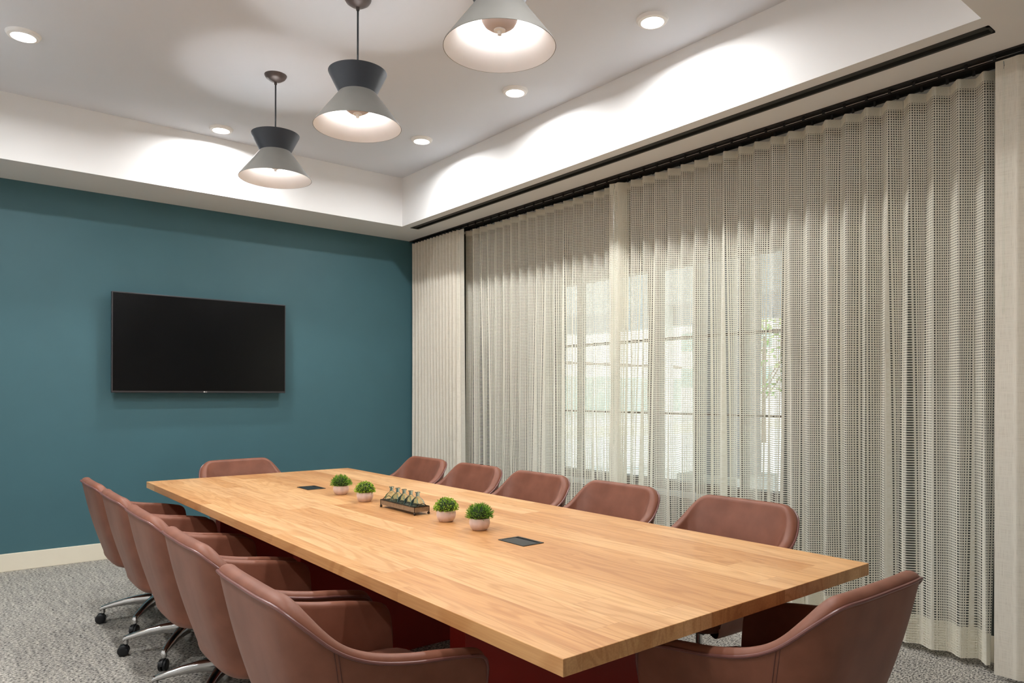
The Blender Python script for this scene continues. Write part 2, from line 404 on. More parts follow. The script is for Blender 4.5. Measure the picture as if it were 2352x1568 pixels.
def catmull(pts, n):
    """resample control tuples with a Catmull-Rom spline, n samples per span"""
    out = []
    P = [pts[0]] + list(pts) + [pts[-1]]
    for i in range(1, len(P) - 2):
        for k in range(n):
            t = k / n
            out.append(tuple(0.5 * ((2 * b) + (-a + c) * t + (2 * a - 5 * b + 4 * c - d) * t * t + (-a + 3 * b - 3 * c + d) * t ** 3)
                             for a, b, c, d in zip(P[i - 1], P[i], P[i + 1], P[i + 2])))
    out.append(tuple(pts[-1]))
    return out

def thing(name, label, cat, loc=(0, 0, 0), rz=0, group=None):
    o = bpy.data.objects.new(name, None); COL.objects.link(o)
    o.empty_display_size = 0.1
    o.location = loc; o.rotation_euler = (0, 0, rz)
    o['label'] = label; o['category'] = cat
    if group: o['group'] = group
    return o

def tag(o, label, cat, group=None, kind=None):
    o['label'] = label; o['category'] = cat
    if group: o['group'] = group
    if kind: o['kind'] = kind
    return o

def struct(name, bm, m, parent=None, label=None, cat=None, **kw):
    o = link_mesh(name, bm, m, parent, **kw)
    if parent is None:
        o['kind'] = 'structure'
        if label: o['label'] = label; o['category'] = cat
    return o

def copy_tree(o, parent=None):
    c = o.copy(); COL.objects.link(c)
    c.parent = parent
    if parent is not None: c.matrix_parent_inverse = o.matrix_parent_inverse.copy()
    for ch in list(o.children): copy_tree(ch, c)
    return c

# ------------------------------------------------------------------ room dimensions (metres, camera over the origin)
XW, YW = 4.13, 6.564            # window wall, television wall
XL, YF = -1.25, -1.35           # walls behind the camera
ZS, ZT = 2.9525, 3.4167         # soffit, raised ceiling
TX0, TX1, TY0, TY1 = -0.03, 3.475, 1.1245, 6.022   # raised tray
WY0, WY1, WZ0, WZ1 = 2.43, 4.65, 0.655, 2.33       # window opening

bm = bmesh.new(); box(bm, XL - .2, XW + .3, YF - .2, YW + .2, -0.1, 0.0)
struct('floor', bm, M['carpet'], label='grey flecked woven carpet floor of the meeting room', cat='floor')
bm = bmesh.new(); box(bm, XL - .2, XW + .3, YW, YW + .2, 0, 3.6)
struct('wall_back', bm, M['teal'], label='teal painted wall behind the television', cat='wall')
bm = bmesh.new(); box(bm, XL - .2, XL, YF, YW, 0, 3.6)
struct('wall_left', bm, M['white'], label='pale wall on the side away from the curtains', cat='wall')
bm = bmesh.new(); box(bm, XL - .2, XW + .3, YF - .2, YF, 0, 3.6)
struct('wall_front', bm, M['white'], label='pale wall opposite the television wall', cat='wall')
bm = bmesh.new()
box(bm, XW, XW + .22, YF, WY0, 0, 3.6); box(bm, XW, XW + .22, WY1, YW, 0, 3.6)
box(bm, XW, XW + .22, WY0, WY1, 0, WZ0); box(bm, XW, XW + .22, WY0, WY1, WZ1, 3.6)
struct('wall_right', bm, M['sage'], label='dull green wall with the window behind the net curtains', cat='wall')
bm = bmesh.new(); box(bm, XL, XW - .02, YW - .014, YW, 0, 0.134)
struct('baseboard_back', bm, M['base'], bevel=0.003, label='cream baseboard below the teal wall', cat='baseboard')
bm = bmesh.new(); box(bm, XW - .014, XW, YF, YW - .014, 0, 0.134)
struct('baseboard_right', bm, M['base'], bevel=0.003, label='cream baseboard behind the curtains', cat='baseboard')

# ceiling: raised panel plus a dropped soffit round it, with a groove for the air slot
SX0, SX1, SY0, SY1 = 3.568, 3.650, 1.10, 6.03
bm = bmesh.new(); box(bm, XL - .2, XW + .3, YF - .2, YW + .2, ZT, ZT + .15)
struct('ceiling', bm, M['ceil'], label='white raised tray ceiling carrying the lights', cat='ceiling')
bm = bmesh.new()
box(bm, XL, XW, YF, TY0, ZS, ZT); box(bm, XL, XW, TY1, YW, ZS, ZT); box(bm, XL, TX0, TY0, TY1, ZS, ZT)
box(bm, TX1, SX0, TY0, TY1, ZS, ZT); box(bm, SX1, XW, TY0, TY1, ZS, ZT); box(bm, SX0, SX1, TY0, TY1, ZS + .05, ZT)
for f in bm.faces:
    pass
struct('ceiling_soffit', bm, M['white'], label='dropped soffit running round the raised tray ceiling', cat='ceiling')

# air slot
t = thing('slot_diffuser', 'long narrow black air slot in the soffit, parallel to the curtains', 'air vent', ((SX0 + SX1) / 2, 3.5, ZS))
w = (SX1 - SX0) / 2
bm = bmesh.new()
yh0, yh1 = TY0 - 3.5 + .003, TY1 - 3.5 - .003
box(bm, -w - .004, -w + .012, yh0, yh1, -.003, .03); box(bm, w - .012, w + .004, yh0, yh1, -.003, .03)
box(bm, -w - .004, w + .004, yh0, yh0 + .01, -.003, .03); box(bm, -w - .004, w + .004, yh1 - .01, yh1, -.003, .03)
link_mesh('frame', bm, M['slot'], t)
bm = bmesh.new(); box(bm, -w + .001, w - .001, yh0, yh1, .038, .049); link_mesh('cavity', bm, M['void'], t)
bm = bmesh.new(); box(bm, -.010, .010, yh0 + .01, yh1 - .01, .006, .03); link_mesh('vane', bm, M['slot'], t)

# window
wf = thing('window_1', 'dark framed window seen through the net curtains', 'window', (XW + .12, (WY0 + WY1) / 2, WZ0)); wf['kind'] = 'structure'
cy = (WY0 + WY1) / 2; hy = (WY1 - WY0) / 2; hz = WZ1 - WZ0
bm = bmesh.new()
for a, b in ((-hy, -hy + .05), (hy - .05, hy)): box(bm, -.05, .05, a, b, 0, hz)
box(bm, -.05, .05, -hy + .05, hy - .05, 0, .05); box(bm, -.05, .05, -hy + .05, hy - .05, hz - .05, hz)
link_mesh('window_frame', bm, M['winframe'], wf)
for yy, hw in ((3.54, .055), (4.35, .014), (3.96, .014), (3.155, .02), (2.775, .014)):
    bm = bmesh.new(); box(bm, -.035, .035, yy - cy - hw, yy - cy + hw, .05, hz - .05)
    link_mesh('mullion', bm, M['winframe'], wf)
for zh in (1.757, 1.20):
    bm = bmesh.new(); box(bm, -.022, .022, -hy + .05, hy - .05, zh - WZ0 - .011, zh - WZ0 + .011)
    link_mesh('muntin', bm, M['winframe'], wf)
bm = bmesh.new(); box(bm, -.004, .004, -hy + .05, hy - .05, .05, hz - .05)
link_mesh('glass', bm, M['winglass'], wf)
bm = bmesh.new(); box(bm, -.145, -.052, -hy - .03, hy + .03, -.045, -.002)
link_mesh('sill', bm, M['sill'], wf, bevel=0.004)

# ------------------------------------------------------------------ curtains
def cloth(name, mat, y0, y1, X, amp, pitch, z0, z1, parent, seed=0, per=14, nz=26, loose=1.0, sharp=0.18, th0=0.0, uoff=(0, 0), flat=0.0, xshift=0.0, ybow=0.0, front=0.0):
    """hanging pleated cloth running from y0 to y1; UV = metres along the cloth"""
    rnd = random.Random(seed)
    ph = [rnd.uniform(0, 6.28) for _ in range(8)]
    n = max(6, int(abs(y1 - y0) / pitch * per))
    Lc = abs(y1 - y0); sg = 1 if y1 > y0 else -1
    ztop_ref, zbot_ref = 2.93, 0.03
    rows = []; us = []
    for j in range(nz + 1):
        z = z0 + (z1 - z0) * j / nz
        d = (ztop_ref - z) / (ztop_ref - zbot_ref)       # 0 at the heading, 1 at the hem
        row = []; u = [0.0]
        for i in range(n + 1):
            s = Lc * i / n
            th = 2 * PI * s / pitch + th0
            wob = loose * d * (0.9 * math.sin(s * 5.1 + ph[0] + d * 1.1) + 0.55 * math.sin(s * 11.7 + ph[1] - d * 1.6))
            A = amp * (1 + loose * (0.28 * math.sin(s * 7.3 + ph[2] + 2.2 * d) * min(1, d * 2) - 0.12 * d))
            t = th + wob
            k = 1.0
            if flat and s < flat: k = max(0.0, (s - flat * 0.45) / (flat * 0.55)) if s > flat * 0.45 else 0.0
            x = X + xshift + k * A * (math.sin(t) + 0.16 * math.sin(3 * t)) + loose * 0.012 * d * math.sin(s * 3.1 + ph[3])
            if front: x -= .075 * max(0.0, 1 - s / front)
            y = s + k * sharp * pitch * 0.5 * math.sin(2 * t) + ybow * d * (1 - s / Lc)
            row.append(Vector((x, y0 + sg * y, z)))
            if i: u.append(u[-1] + 0.0)
        # arc length in plan
        for i in range(1, n + 1):
            u[i] = u[i - 1] + (row[i].xy - row[i - 1].xy).length
        rows.append(row); us.append(u)
    # use one arc-length table (heading) so that the threads stay vertical
    uref = us[nz]
    bm = bmesh.new(); uvl = bm.loops.layers.uv.new('UVMap')
    V = [[bm.verts.new(p) for p in r] for r in rows]
    for j in range(nz):
        for i in range(n):
            f = bm.faces.new((V[j][i], V[j][i + 1], V[j + 1][i + 1], V[j + 1][i]))
            f.smooth = True
            for lp, (a, b) in zip(f.loops, ((i, j), (i + 1, j), (i + 1, j + 1), (i, j + 1))):
                lp[uvl].uv = (uref[a] + uoff[0], rows[b][0].z + uoff[1])
    me = bpy.data.meshes.new(name); bm.to_mesh(me); bm.free(); me.materials.append(mat)
    o = bpy.data.objects.new(name, me); COL.objects.link(o); o.parent = parent
    return o

def to_local(o, org):
    """meshes above are written in room coordinates: shift them under their thing"""
    o.data.transform(Matrix.Translation(-Vector(org)))

def curtain(name, label, y0, y1, X, amp, pitch, seed, kind, z0=0.035, z1=2.915, **kw):
    org = (X, (y0 + y1) / 2, 0)
    t = thing(name, label, 'curtain', org)
    if kind == 'net':
        parts = [cloth('net_cloth', M['net'], y0, y1, X, amp, pitch, z0, z1, t, seed, **kw),
                 cloth('hem', M['net'], y0, y1, X, amp, pitch, z0 + .001, z0 + .155, t, seed, nz=4, uoff=(.0065, .0066), xshift=.004, **kw),
                 cloth('heading_tape', M['nethead'], y0, y1, X, amp, pitch, z1 - .045, z1 + .003, t, seed, nz=2, xshift=-.002, **kw)]
    else:
        parts = [cloth('cloth', M['linen'], y0, y1, X, amp, pitch, z0, z1, t, seed, **kw)]
    for p in parts: to_local(p, org)
    return t

def wand(parent, x, y, z1, length, r=.006):
    bm = bmesh.new(); o = parent.location
    tube(bm, [(x - o.x, y - o.y, z1 - o.z), (x - o.x, y - o.y, z1 - length - o.z)], r, 6)
    link_mesh('wand', bm, M['acrylic'], parent, smooth=True)
    bm = bmesh.new()
    tube(bm, [(x - o.x, y - o.y, z1 + .035 - o.z), (x - o.x + .008, y - o.y, z1 + .018 - o.z), (x - o.x, y - o.y, z1 - o.z)], .0018, 5)
    link_mesh('hook', bm, M['chrome'], parent, smooth=True)

c1 = curtain('net_curtain', 'cream open-weave net curtain beside the closed linen drape at the teal wall', 3.615, 5.68, 4.002, .034, .1155, 3, 'net', per=14)
c2 = curtain('net_curtain', 'longer cream open-weave net curtain reaching to the drape nearest the camera', 3.72, 1.235, 3.998, .037, .1135, 11, 'net', per=14, th0=1.2, flat=.09, front=.16)
d1 = curtain('drape', 'bunched opaque cream linen drape in the corner beside the teal wall', 5.60, 6.535, 3.905, .030, .058, 5, 'linen', per=14, flat=.13, z1=2.922, z0=.02, loose=.9, ybow=-.05)
d2 = curtain('drape', 'flat-edged cream linen drape at the end of the curtain wall nearest the camera', 1.205, .55, 3.905, .035, .10, 8, 'linen', per=14, flat=.17, z1=2.920, z0=.02, loose=.6)
wand(c1, 3.955, 3.70, 2.87, 1.9); wand(c2, 3.915, 3.665, 2.87, 1.9)
wand(d1, 3.885, 5.665, 2.87, 1.2, .005); wand(d2, 3.885, 1.165, 2.87, 1.15, .005)

for nm, x0, x1, lab in (('curtain_track', 3.872, 3.926, 'black ceiling track carrying the opaque drapes'), ('curtain_track', 3.968, 4.03, 'black ceiling track carrying the net curtains, widened to draw the shaded gap')):
    t = thing(nm, lab, 'curtain track', ((x0 + x1) / 2, 3.5, ZS), group=None)
    h = (x1 - x0) / 2
    if x0 > 3.95: h = .045  # net rail widened so its black also draws the shaded gap there
    bm = bmesh.new(); box(bm, -h, -h + .006, -2.95, 3.06, -.009, 0); box(bm, h - .006, h, -2.95, 3.06, -.009, 0); box(bm, -h + .006, h - .006, -2.95, 3.06, -.003, 0)
    link_mesh('rail', bm, M['track'], t)
    bm = bmesh.new()
    for k in range(50): box(bm, -.004, .004, -2.9 + k * .12, -2.888 + k * .12, -.030, -.003)
    g = link_mesh('glides', bm, M['track'], t); g['kind'] = 'stuff'

# ------------------------------------------------------------------ television
t = thing('television', 'large black flat-screen television hung on the teal wall', 'television', (1.79, YW, 1.347))
bm = bmesh.new(); box(bm, -.712, .712, -.1, -.062, 0, .815); link_mesh('housing', bm, M['bezel'], t, bevel=.004)
bm = bmesh.new(); box(bm, -.703, .703, -.1012, -.095, .016, .806); link_mesh('screen', bm, M['screen'], t)
bm = bmesh.new(); box(bm, -.55, .55, -.062, -.035, .08, .62); link_mesh('rear_cover', bm, M['black'], t, bevel=.01)
bm = bmesh.new(); box(bm, -.25, .25, -.035, 0, .2, .5); link_mesh('wall_mount', bm, M['black'], t)
cu = bpy.data.curves.new('logo', 'FONT'); cu.body = 'LG'; cu.size = .013; cu.extrude = .0003
tmp = bpy.data.objects.new('logo_tmp', cu); COL.objects.link(tmp)
dg = bpy.context.evaluated_depsgraph_get(); me = bpy.data.meshes.new_from_object(tmp.evaluated_get(dg))
bpy.data.objects.remove(tmp)
me.transform(Matrix.Rotation(PI / 2, 4, 'X')); me.transform(Matrix.Translation((.003, -.1008, .0035)))
bmx = bmesh.new(); bmx.from_mesh(me)
n0 = 20
ring = [bmx.verts.new((-.004 + .0055 * math.cos(2 * PI * k / n0), -.1009, .008 + .0055 * math.sin(2 * PI * k / n0))) for k in range(n0)]
ring2 = [bmx.verts.new((v.co.x, -.0998, v.co.z)) for v in ring]
bmx.faces.new(ring)
for k in range(n0): bmx.faces.new((ring[k], ring[(k + 1) % n0], ring2[(k + 1) % n0], ring2[k]))
link_mesh('logo', bmx, M['logo'], t)

# ------------------------------------------------------------------ lights
t = thing('ceiling_downlight', '', 'ceiling light', (0, 0, ZT))
bm = bmesh.new(); lathe(bm, [(.060, -.010), (.063, -.020), (.080, -.016), (.088, -.004), (.089, 0)], 40); link_mesh('trim_ring', bm, M['trimring'], t, smooth=True)
bm = bmesh.new(); lathe(bm, [(.0005, -.0135), (.044, -.0136), (.0605, -.0125)], 40, cap0=True); link_mesh('lens', bm, M['lens'], t, smooth=True)
al = bpy.data.lights.new('downlight_beam', 'AREA'); al.shape = 'DISK'; al.size = .098; al.energy = DOWNLIGHT_POWER; al.spread = math.radians(168); al.color = (.99, .993, 1.0)
alo = bpy.data.objects.new('downlight_beam', al); COL.objects.link(alo); alo.parent = t; alo.location = (0, 0, -.024)
LIGHTS = [(.376, 4.99, 'round white downlight, leftmost one, in the corner away from the curtains'),
          (3.076, 2.595, 'round white downlight on the curtain side, nearest the camera'),
          (3.069, 3.795, 'round white downlight on the curtain side, middle of the row of three'),
          (3.067, 5.003, 'round white downlight on the curtain side, closest to the teal wall'),
          (1.72, 5.79, 'round white downlight beside the fascia, above the television'),
          (.376, 3.79, 'round white downlight opposite the curtains, middle of its row'),
          (.376, 2.59, 'round white downlight opposite the curtains, first from the entrance wall'),
          (1.72, 1.42, 'round white downlight above the near end of the table'),
          (-.56, 1.30, 'unseen fill downlight added in the side soffit, closer to the entrance wall'),  # side soffit pair: unseen lamps added as fill for chair backs and curtains
          (-.561, 3.30, 'unseen fill downlight added in the side soffit, closer to the teal wall')]
for k, (x, y, lab) in enumerate(LIGHTS):
    o = t if k == 0 else copy_tree(t)
    o.location = (x, y, ZT if x > 0 else ZS); o['label'] = lab; o['group'] = 'downlights in the tray ceiling' if x > 0 else 'fill downlights added in the soffit'

# pendants, origin at the ceiling; heights relative to it
def zz(v): return v - ZT
t = thing('pendant_lamp', '', 'pendant lamp', (0, 0, ZT))
bm = bmesh.new(); lathe(bm, [(.0705, 0), (.069, -.006), (.060, -.020), (.040, -.034), (.018, -.041), (.009, -.044), (.009, -.060), (.0005, -.060)], 40)
link_mesh('ceiling_rose', bm, M['bronze'], t, smooth=True)
bm = bmesh.new(); tube(bm, [(0, 0, -.058), (0, 0, zz(2.96))], .0048, 10); link_mesh('cord', bm, M['cord'], t, smooth=True)
def shade(name, prof, outer, tk=.0025):
    bm = bmesh.new()
    lathe(bm, prof, 56, mi=0)
    lathe(bm, [(r - tk, z) for r, z in prof], 56, mi=1)
    n = 56
    for a in (prof[0], prof[-1]):
        lathe(bm, [(a[0], a[1]), (a[0] - tk, a[1])], n, mi=0)
    bmesh.ops.remove_doubles(bm, verts=bm.verts, dist=1e-5)
    return link_mesh(name, bm, [M[outer], M['enamel']], t, smooth=True)
shade('upper_shade', [(.152, zz(3.028)), (.150, zz(3.022)), (.098, zz(2.918)), (.094, zz(2.905))], 'charcoal')
shade('lower_shade', [(.097, zz(2.918)), (.104, zz(2.909)), (.226, zz(2.748)), (.2285, zz(2.741))], 'taupe')
bm = bmesh.new()
prof = [(.074, zz(2.868)), (.072, zz(2.850)), (.062, zz(2.833)), (.044, zz(2.820)), (.022, zz(2.813)), (.0005, zz(2.811))]
lathe(bm, prof, 40)
link_mesh('diffuser_bowl', bm, M['bowl'], t, smooth=True)
bm = bmesh.new(); lathe(bm, [(.024, zz(2.8125)), (.024, zz(2.8085)), (.0085, zz(2.808)), (.0085, zz(2.792)), (.0005, zz(2.792))], 24); link_mesh('finial', bm, M['trimring'], t, smooth=True)
for k in range(3):
    bm = bmesh.new(); a = 2 * PI * k / 3 + .4; tube(bm, [(.073 * math.cos(a), .073 * math.sin(a), zz(2.866)), (.12 * math.cos(a), .12 * math.sin(a), zz(2.884))], .002, 6)
    link_mesh('bracket', bm, M['trimring'], t, smooth=True)
bm = bmesh.new(); tube(bm, [(0, 0, zz(2.96)), (0, 0, zz(2.925))], .016, 12)
link_mesh('lamp_holder', bm, M['trimring'], t, smooth=True)
bm = bmesh.new(); bmesh.ops.create_uvsphere(bm, u_segments=16, v_segments=10, radius=.022, matrix=Matrix.Translation((0, 0, zz(2.902)))); link_mesh('bulb', bm, M['bulb'], t, smooth=True)
for k, (x, y, lab) in enumerate(((1.709, 4.598, 'hourglass pendant lamp, charcoal over grey, farthest from the camera'),
                                 (1.714, 3.436, 'hourglass pendant lamp, charcoal over grey, middle of the three'),
                                 (1.765, 2.283, 'hourglass pendant lamp cut off by the top of the photo, nearest of three'))):
    o = t if k == 0 else copy_tree(t)
    o.location = (x, y, ZT); o['label'] = lab; o['group'] = 'pendant lamps above the table'

# ------------------------------------------------------------------ conference table
AX0, AX1, AY0, AY1, AZ = 1.0866, 2.5475, 1.169, 5.262, .75
ax, ay = (AX0 + AX1) / 2, (AY0 + AY1) / 2
t = thing('conference_table', 'long oak-topped conference table on dark red panels', 'table', (ax, ay, 0))
bm = bmesh.new(); box(bm, AX0 - ax, AX1 - ax, AY0 - ay, AY1 - ay, AZ - .0415, AZ); link_mesh('tabletop', bm, M['wood'], t, bevel=.0015)
for y in (1.938, 3.29, 4.52):
    bm = bmesh.new(); box(bm, -.485, .50, y - ay - .04, y - ay + .05, 0, AZ - .0425); link_mesh('pedestal_panel', bm, M['red'], t, bevel=.002)

# power boxes let into the top
def power_box(x0, x1, y0, y1, lab):
    x, y = (x0 + x1) / 2, (y0 + y1) / 2; hx, hy2 = (x1 - x0) / 2, (y1 - y0) / 2
    t = thing('power_box', lab, 'power outlet box', (x, y, AZ), group='power boxes in the tabletop')
    bm = bmesh.new()
    box(bm, -hx, hx, -hy2, -hy2 + .010, -.0005, .003); box(bm, -hx, hx, hy2 - .010, hy2, -.0005, .003)
    box(bm, -hx, -hx + .010, -hy2 + .010, hy2 - .010, -.0005, .003); box(bm, hx - .010, hx, -hy2 + .010, hy2 - .010, -.0005, .003)
    link_mesh('rim', bm, M['boxblack'], t, bevel=.0006)
    bm = bmesh.new(); box(bm, -hx + .012, hx - .026, -hy2 + .012, hy2 - .012, .0004, .0022); link_mesh('lid', bm, M['boxblack'], t, bevel=.0005)
    bm = bmesh.new(); box(bm, hx - .024, hx - .012, -hy2 + .012, hy2 - .012, .0001, .0010); link_mesh('cable_slot', bm, M['void'], t)
    return t
power_box(1.767, 1.873, 2.128, 2.288, 'black flush power box in the tabletop nearer the camera')
power_box(1.765, 1.882, 4.195, 4.365, 'black flush power box in the tabletop at the far end')

# ------------------------------------------------------------------ plants
def plant(x, y, lab, style, seed):
    r = random.Random(seed)
    t = thing('potted_plant', lab, 'potted plant', (x, y, AZ), group='small potted plants on the table')
    bm = bmesh.new()
    lathe(bm, [(.0005, 0), (.028, 0), (.031, .002), (.041, .014), (.0455, .030), (.0445, .044), (.040, .055), (.038, .057), (.036, .055), (.037, .045), (.0005, .044)], 32)
    link_mesh('pot', bm, M['pot'], t, smooth=True)
    bm = bmesh.new(); cz = .062
    # leafy clump: a mound core and hundreds of separate blades
    lathe(bm, [(.0005, cz + .042), (.022, cz + .038), (.040, cz + .022), (.047, cz + .002), (.042, cz - .010), (.02, cz - .012)], 20, mi=1)
    n = 1150 if style == 'blade' else 1050
    for k in range(n):
        ph = r.uniform(0, 2 * PI); ct = r.uniform(-.12, 1); st = math.sqrt(max(0, 1 - ct * ct))
        d = Vector((st * math.cos(ph), st * math.sin(ph), ct))
        c = Vector((0, 0, cz - .004)); R0 = r.uniform(.035, .052)
        p = c + Vector((d.x * R0 * 1.06, d.y * R0 * 1.06, d.z * R0 * .98))
        jit = Vector((r.gauss(0, 1), r.gauss(0, 1), r.gauss(0, 1)))
        dd = (d + jit * (.22 if style == 'blade' else .55) + Vector((0, 0, .25))).normalized()
        ln = r.uniform(.011, .020) if style == 'blade' else r.uniform(.006, .010)
        wd = r.uniform(.0011, .0017) if style == 'blade' else r.uniform(.0026, .0038)
        side = dd.cross(Vector((r.gauss(0, 1), r.gauss(0, 1), r.gauss(0, 1)))).normalized()
        up = side.cross(dd) * wd * .35
        m1 = p + dd * ln * .55
        vs = [bm.verts.new(q) for q in (p - side * wd * .3, m1 - side * wd, p + dd * ln, m1 + side * wd, m1 + up)]
        bm.faces.new((vs[0], vs[1], vs[4])); bm.faces.new((vs[1], vs[2], vs[4])); bm.faces.new((vs[2], vs[3], vs[4])); bm.faces.new((vs[3], vs[0], vs[4]))
    link_mesh('foliage', bm, [M['leafdark' if style == 'blade' else 'leaflime'], M['clumpcore']], t)
    return t
plant(1.845, 3.90, 'small plant with fine green needles in pinkish pot, nearest the far power box', 'blade', 1)
plant(1.828, 3.565, 'small lime-leaved plant in pinkish pot on the television side of the bottle tray', 'leaf', 2)
plant(1.838, 2.775, 'small lime-leaved plant in pinkish pot on the camera side of the bottle tray', 'leaf', 3)
plant(1.838, 2.512, 'spiky dark green plant in pinkish pot, nearest the camera', 'blade', 4)

# ------------------------------------------------------------------ bottle tray
TXc, TYc = 1.842, 3.165
t = thing('bottle_tray', 'narrow antique bronze tray on ball feet holding glass bottles', 'tray', (TXc, TYc, AZ))
hx, hy2 = .040, .168
bm = bmesh.new(); box(bm, -hx, hx, -hy2, hy2, .0155, .0185); link_mesh('tray_floor', bm, M['traymetal'], t)
bm = bmesh.new()
for x0, x1, y0, y1 in ((-hx - .002, -hx, -hy2 - .002, hy2 + .002), (hx, hx + .002, -hy2 - .002, hy2 + .002), (-hx, hx, -hy2 - .002, -hy2), (-hx, hx, hy2, hy2 + .002)):
    box(bm, x0, x1, y0, y1, .0150, .0385)
link_mesh('side_band', bm, M['traymetal'], t)
bm = bmesh.new()
cs = [(-hx - .002, -hy2 - .002, .0395), (hx + .002, -hy2 - .002, .0395), (hx + .002, hy2 + .002, .0395), (-hx - .002, hy2 + .002, .0395)]
for a, b in zip(cs, cs[1:] + cs[:1]): tube(bm, [a, b], .0022, 6)
for a in cs: tube(bm, [(a[0], a[1], .0395), (a[0], a[1], .012)], .0018, 6)
for sgn in (-1, 1):
    tube(bm, [(-hx + .012 + (2 * hx - .024) * k / 10, sgn * (hy2 + .003 + .004 * math.sin(PI * k / 10)), .040 + .016 * math.sin(PI * k / 10)) for k in range(11)], .0019, 6)
link_mesh('rim', bm, M['traydark'], t, smooth=True)
for sx in (-1, 1):
    for sy in (-1, 1):
        bm = bmesh.new(); bmesh.ops.create_uvsphere(bm, u_segments=12, v_segments=8, radius=.0068, matrix=Matrix.Translation((sx * hx, sy * hy2, .0068)))
        tube(bm, [(sx * hx, sy * hy2, .010), (sx * hx, sy * hy2, .0158)], .003, 6)
        link_mesh('foot', bm, M['traydark'], t, smooth=True)
# bottles
B = thing('glass_bottle', '', 'bottle', (0, 0, 0))
def sup(r, sx, sy, z, n=36, e=2.6):
    out = []
    for i in range(n):
        a = 2 * PI * i / n; c, s = math.cos(a), math.sin(a)
        k = (abs(c) ** e + abs(s) ** e) ** (-1 / e)
        out.append((r * sx * c * k, r * sy * s * k, z))
    return out
outer = [(.55, 0), (.94, .001), (1.0, .005), (1.0, .018), (.93, .034), (.76, .048), (.50, .058), (.34, .063)]
bm = bmesh.new()
rs = [sup(r, .038, .029, z) for r, z in outer]
rs += [sup(1, r, r, z, e=2) for r, z in ((.0098, .066), (.0092, .070), (.0092, .083), (.0128, .0855), (.0132, .0885), (.0115, .0895), (.0078, .089), (.0072, .083), (.0072, .067))]
rs += [sup(r - .07, .038, .029, z) for r, z in ((.42, .060), (.72, .047), (.92, .032), (.98, .018), (.97, .010), (.6, .0075))]
rings(bm, rs, cap0=True, cap1=True)
link_mesh('body', bm, M['bottle'], B, smooth=True, angle=60)
pos = ['first clear glass bottle in the tray, at the television end', 'clear glass bottle in the tray, second from the television end', 'middle one of the five clear glass bottles in the tray',
       'clear glass bottle in the tray, second from the camera end', 'last clear glass bottle in the tray, beside the wire handle at the camera end']
for k in range(5):
    o = B if k == 0 else copy_tree(B)
    o.location = (TXc, TYc + .130 - k * .065, AZ + .0187); o['label'] = pos[k]; o['group'] = 'glass bottles in the tray'

# ------------------------------------------------------------------ chairs
# nodes along the rim from the middle of the back round to the tip of one arm: top path x,y (at z .86), low path x,y (at z .36), rim height, padding thickness
NODES = [(-.364, .000, -.235, .000, .829, .050), (-.364, .085, -.235, .065, .829, .050), (-.362, .160, -.232, .125, .829, .050), (-.352, .232, -.219, .174, .824, .050),
         (-.322, .292, -.190, .210, .784, .050), (-.258, .336, -.145, .237, .712, .048), (-.170, .354, -.080, .250, .667, .046), (-.045, .364, .000, .257, .641, .044),
         (.085, .364, .085, .257, .626, .043), (.180, .361, .150, .255, .612, .042), (.238, .356, .195, .252, .600, .040), (.268, .353, .222, .250, .574, .038), (.280, .350, .236, .249, .520, .036), (.284, .348, .242, .247, .430, .032)]
half = catmull(NODES, 7)
full = [(a, -b, c, -d, h, th) for a, b, c, d, h, th in reversed(half[1:])] + half
def surf(n, z):
    f = (z - .36) / .50
    return Vector((n[2] + (n[0] - n[2]) * f, n[3] + (n[1] - n[3]) * f, z))
NRM = []
for i in range(len(full)):
    a, b = full[max(i - 1, 0)], full[min(i + 1, len(full) - 1)]
    pa, pb = surf(a, .62), surf(b, .62)
    d = (pb - pa); nn = Vector((d.y, -d.x, 0))
    NRM.append(nn.normalized())
if NRM[len(full) // 2].x > 0: NRM = [-v for v in NRM]
for _ in range(5):
    NRM = [(NRM[max(i - 1, 0)] + NRM[i] * 2 + NRM[min(i + 1, len(NRM) - 1)]).normalized() for i in range(len(NRM))]
for _ in range(4):
    hh = [n[4] for n in full]
    full = [n if i < 6 or i > len(full) - 7 else (*n[:4], (hh[i - 1] + 2 * hh[i] + hh[i + 1]) / 4, n[5]) for i, n in enumerate(full)]

def chair_shell_bm():
    bm = bmesh.new(); rs = []
    for n, nv in zip(full, NRM):
        h = n[4]; r = []
        for k in range(13):
            z = h - (h - .415) * k / 12
            bul = .010 * math.sin(PI * k / 12)
            r.append(surf(n, z) + nv * bul)
        base = surf(n, .415)
        for sc, z in ((.996, .403), (.982, .391), (.955, .379), (.91, .368), (.84, .359), (.70, .352), (.40, .347), (.12, .346)):
            r.append(Vector((.03 + (base.x - .03) * sc, base.y * sc, z)))
        rs.append(r)
    rings(bm, rs, closed=False)
    return bm

def chair_pad_bm():
    bm = bmesh.new(); rs = []
    for n, nv in zip(full, NRM):
        h = n[4]; th = n[5]; r = []
        for z in (.40, .40 + (h - .40) * .5):
            r.append(surf(n, z) - nv * .002)
        r.append(surf(n, h) + nv * .001)
        for k in range(1, 8):                      # rounded top roll
            a = PI * k / 8
            r.append(surf(n, h) - nv * (th / 2 - th / 2 * math.cos(a)) + Vector((0, 0, .019 * math.sin(a))))
        hz = h - .40
        for k in range(9):
            f = k / 8; z = h - hz * f
            thick = th + (.014 * math.sin(PI * min(1, f * 1.15))) * (1.0 if h > .75 else .35)
            r.append(surf(n, z) - nv * thick)
        rs.append(r)
    rings(bm, rs, closed=True, cap0=True, cap1=True)
    return bm

def chair_pipe_bm():
    bm = bmesh.new()
    tube(bm, [surf(n, n[4]) + nv * .0035 + Vector((0, 0, .001)) for n, nv in zip(full, NRM)], .0048, 8)
    return bm

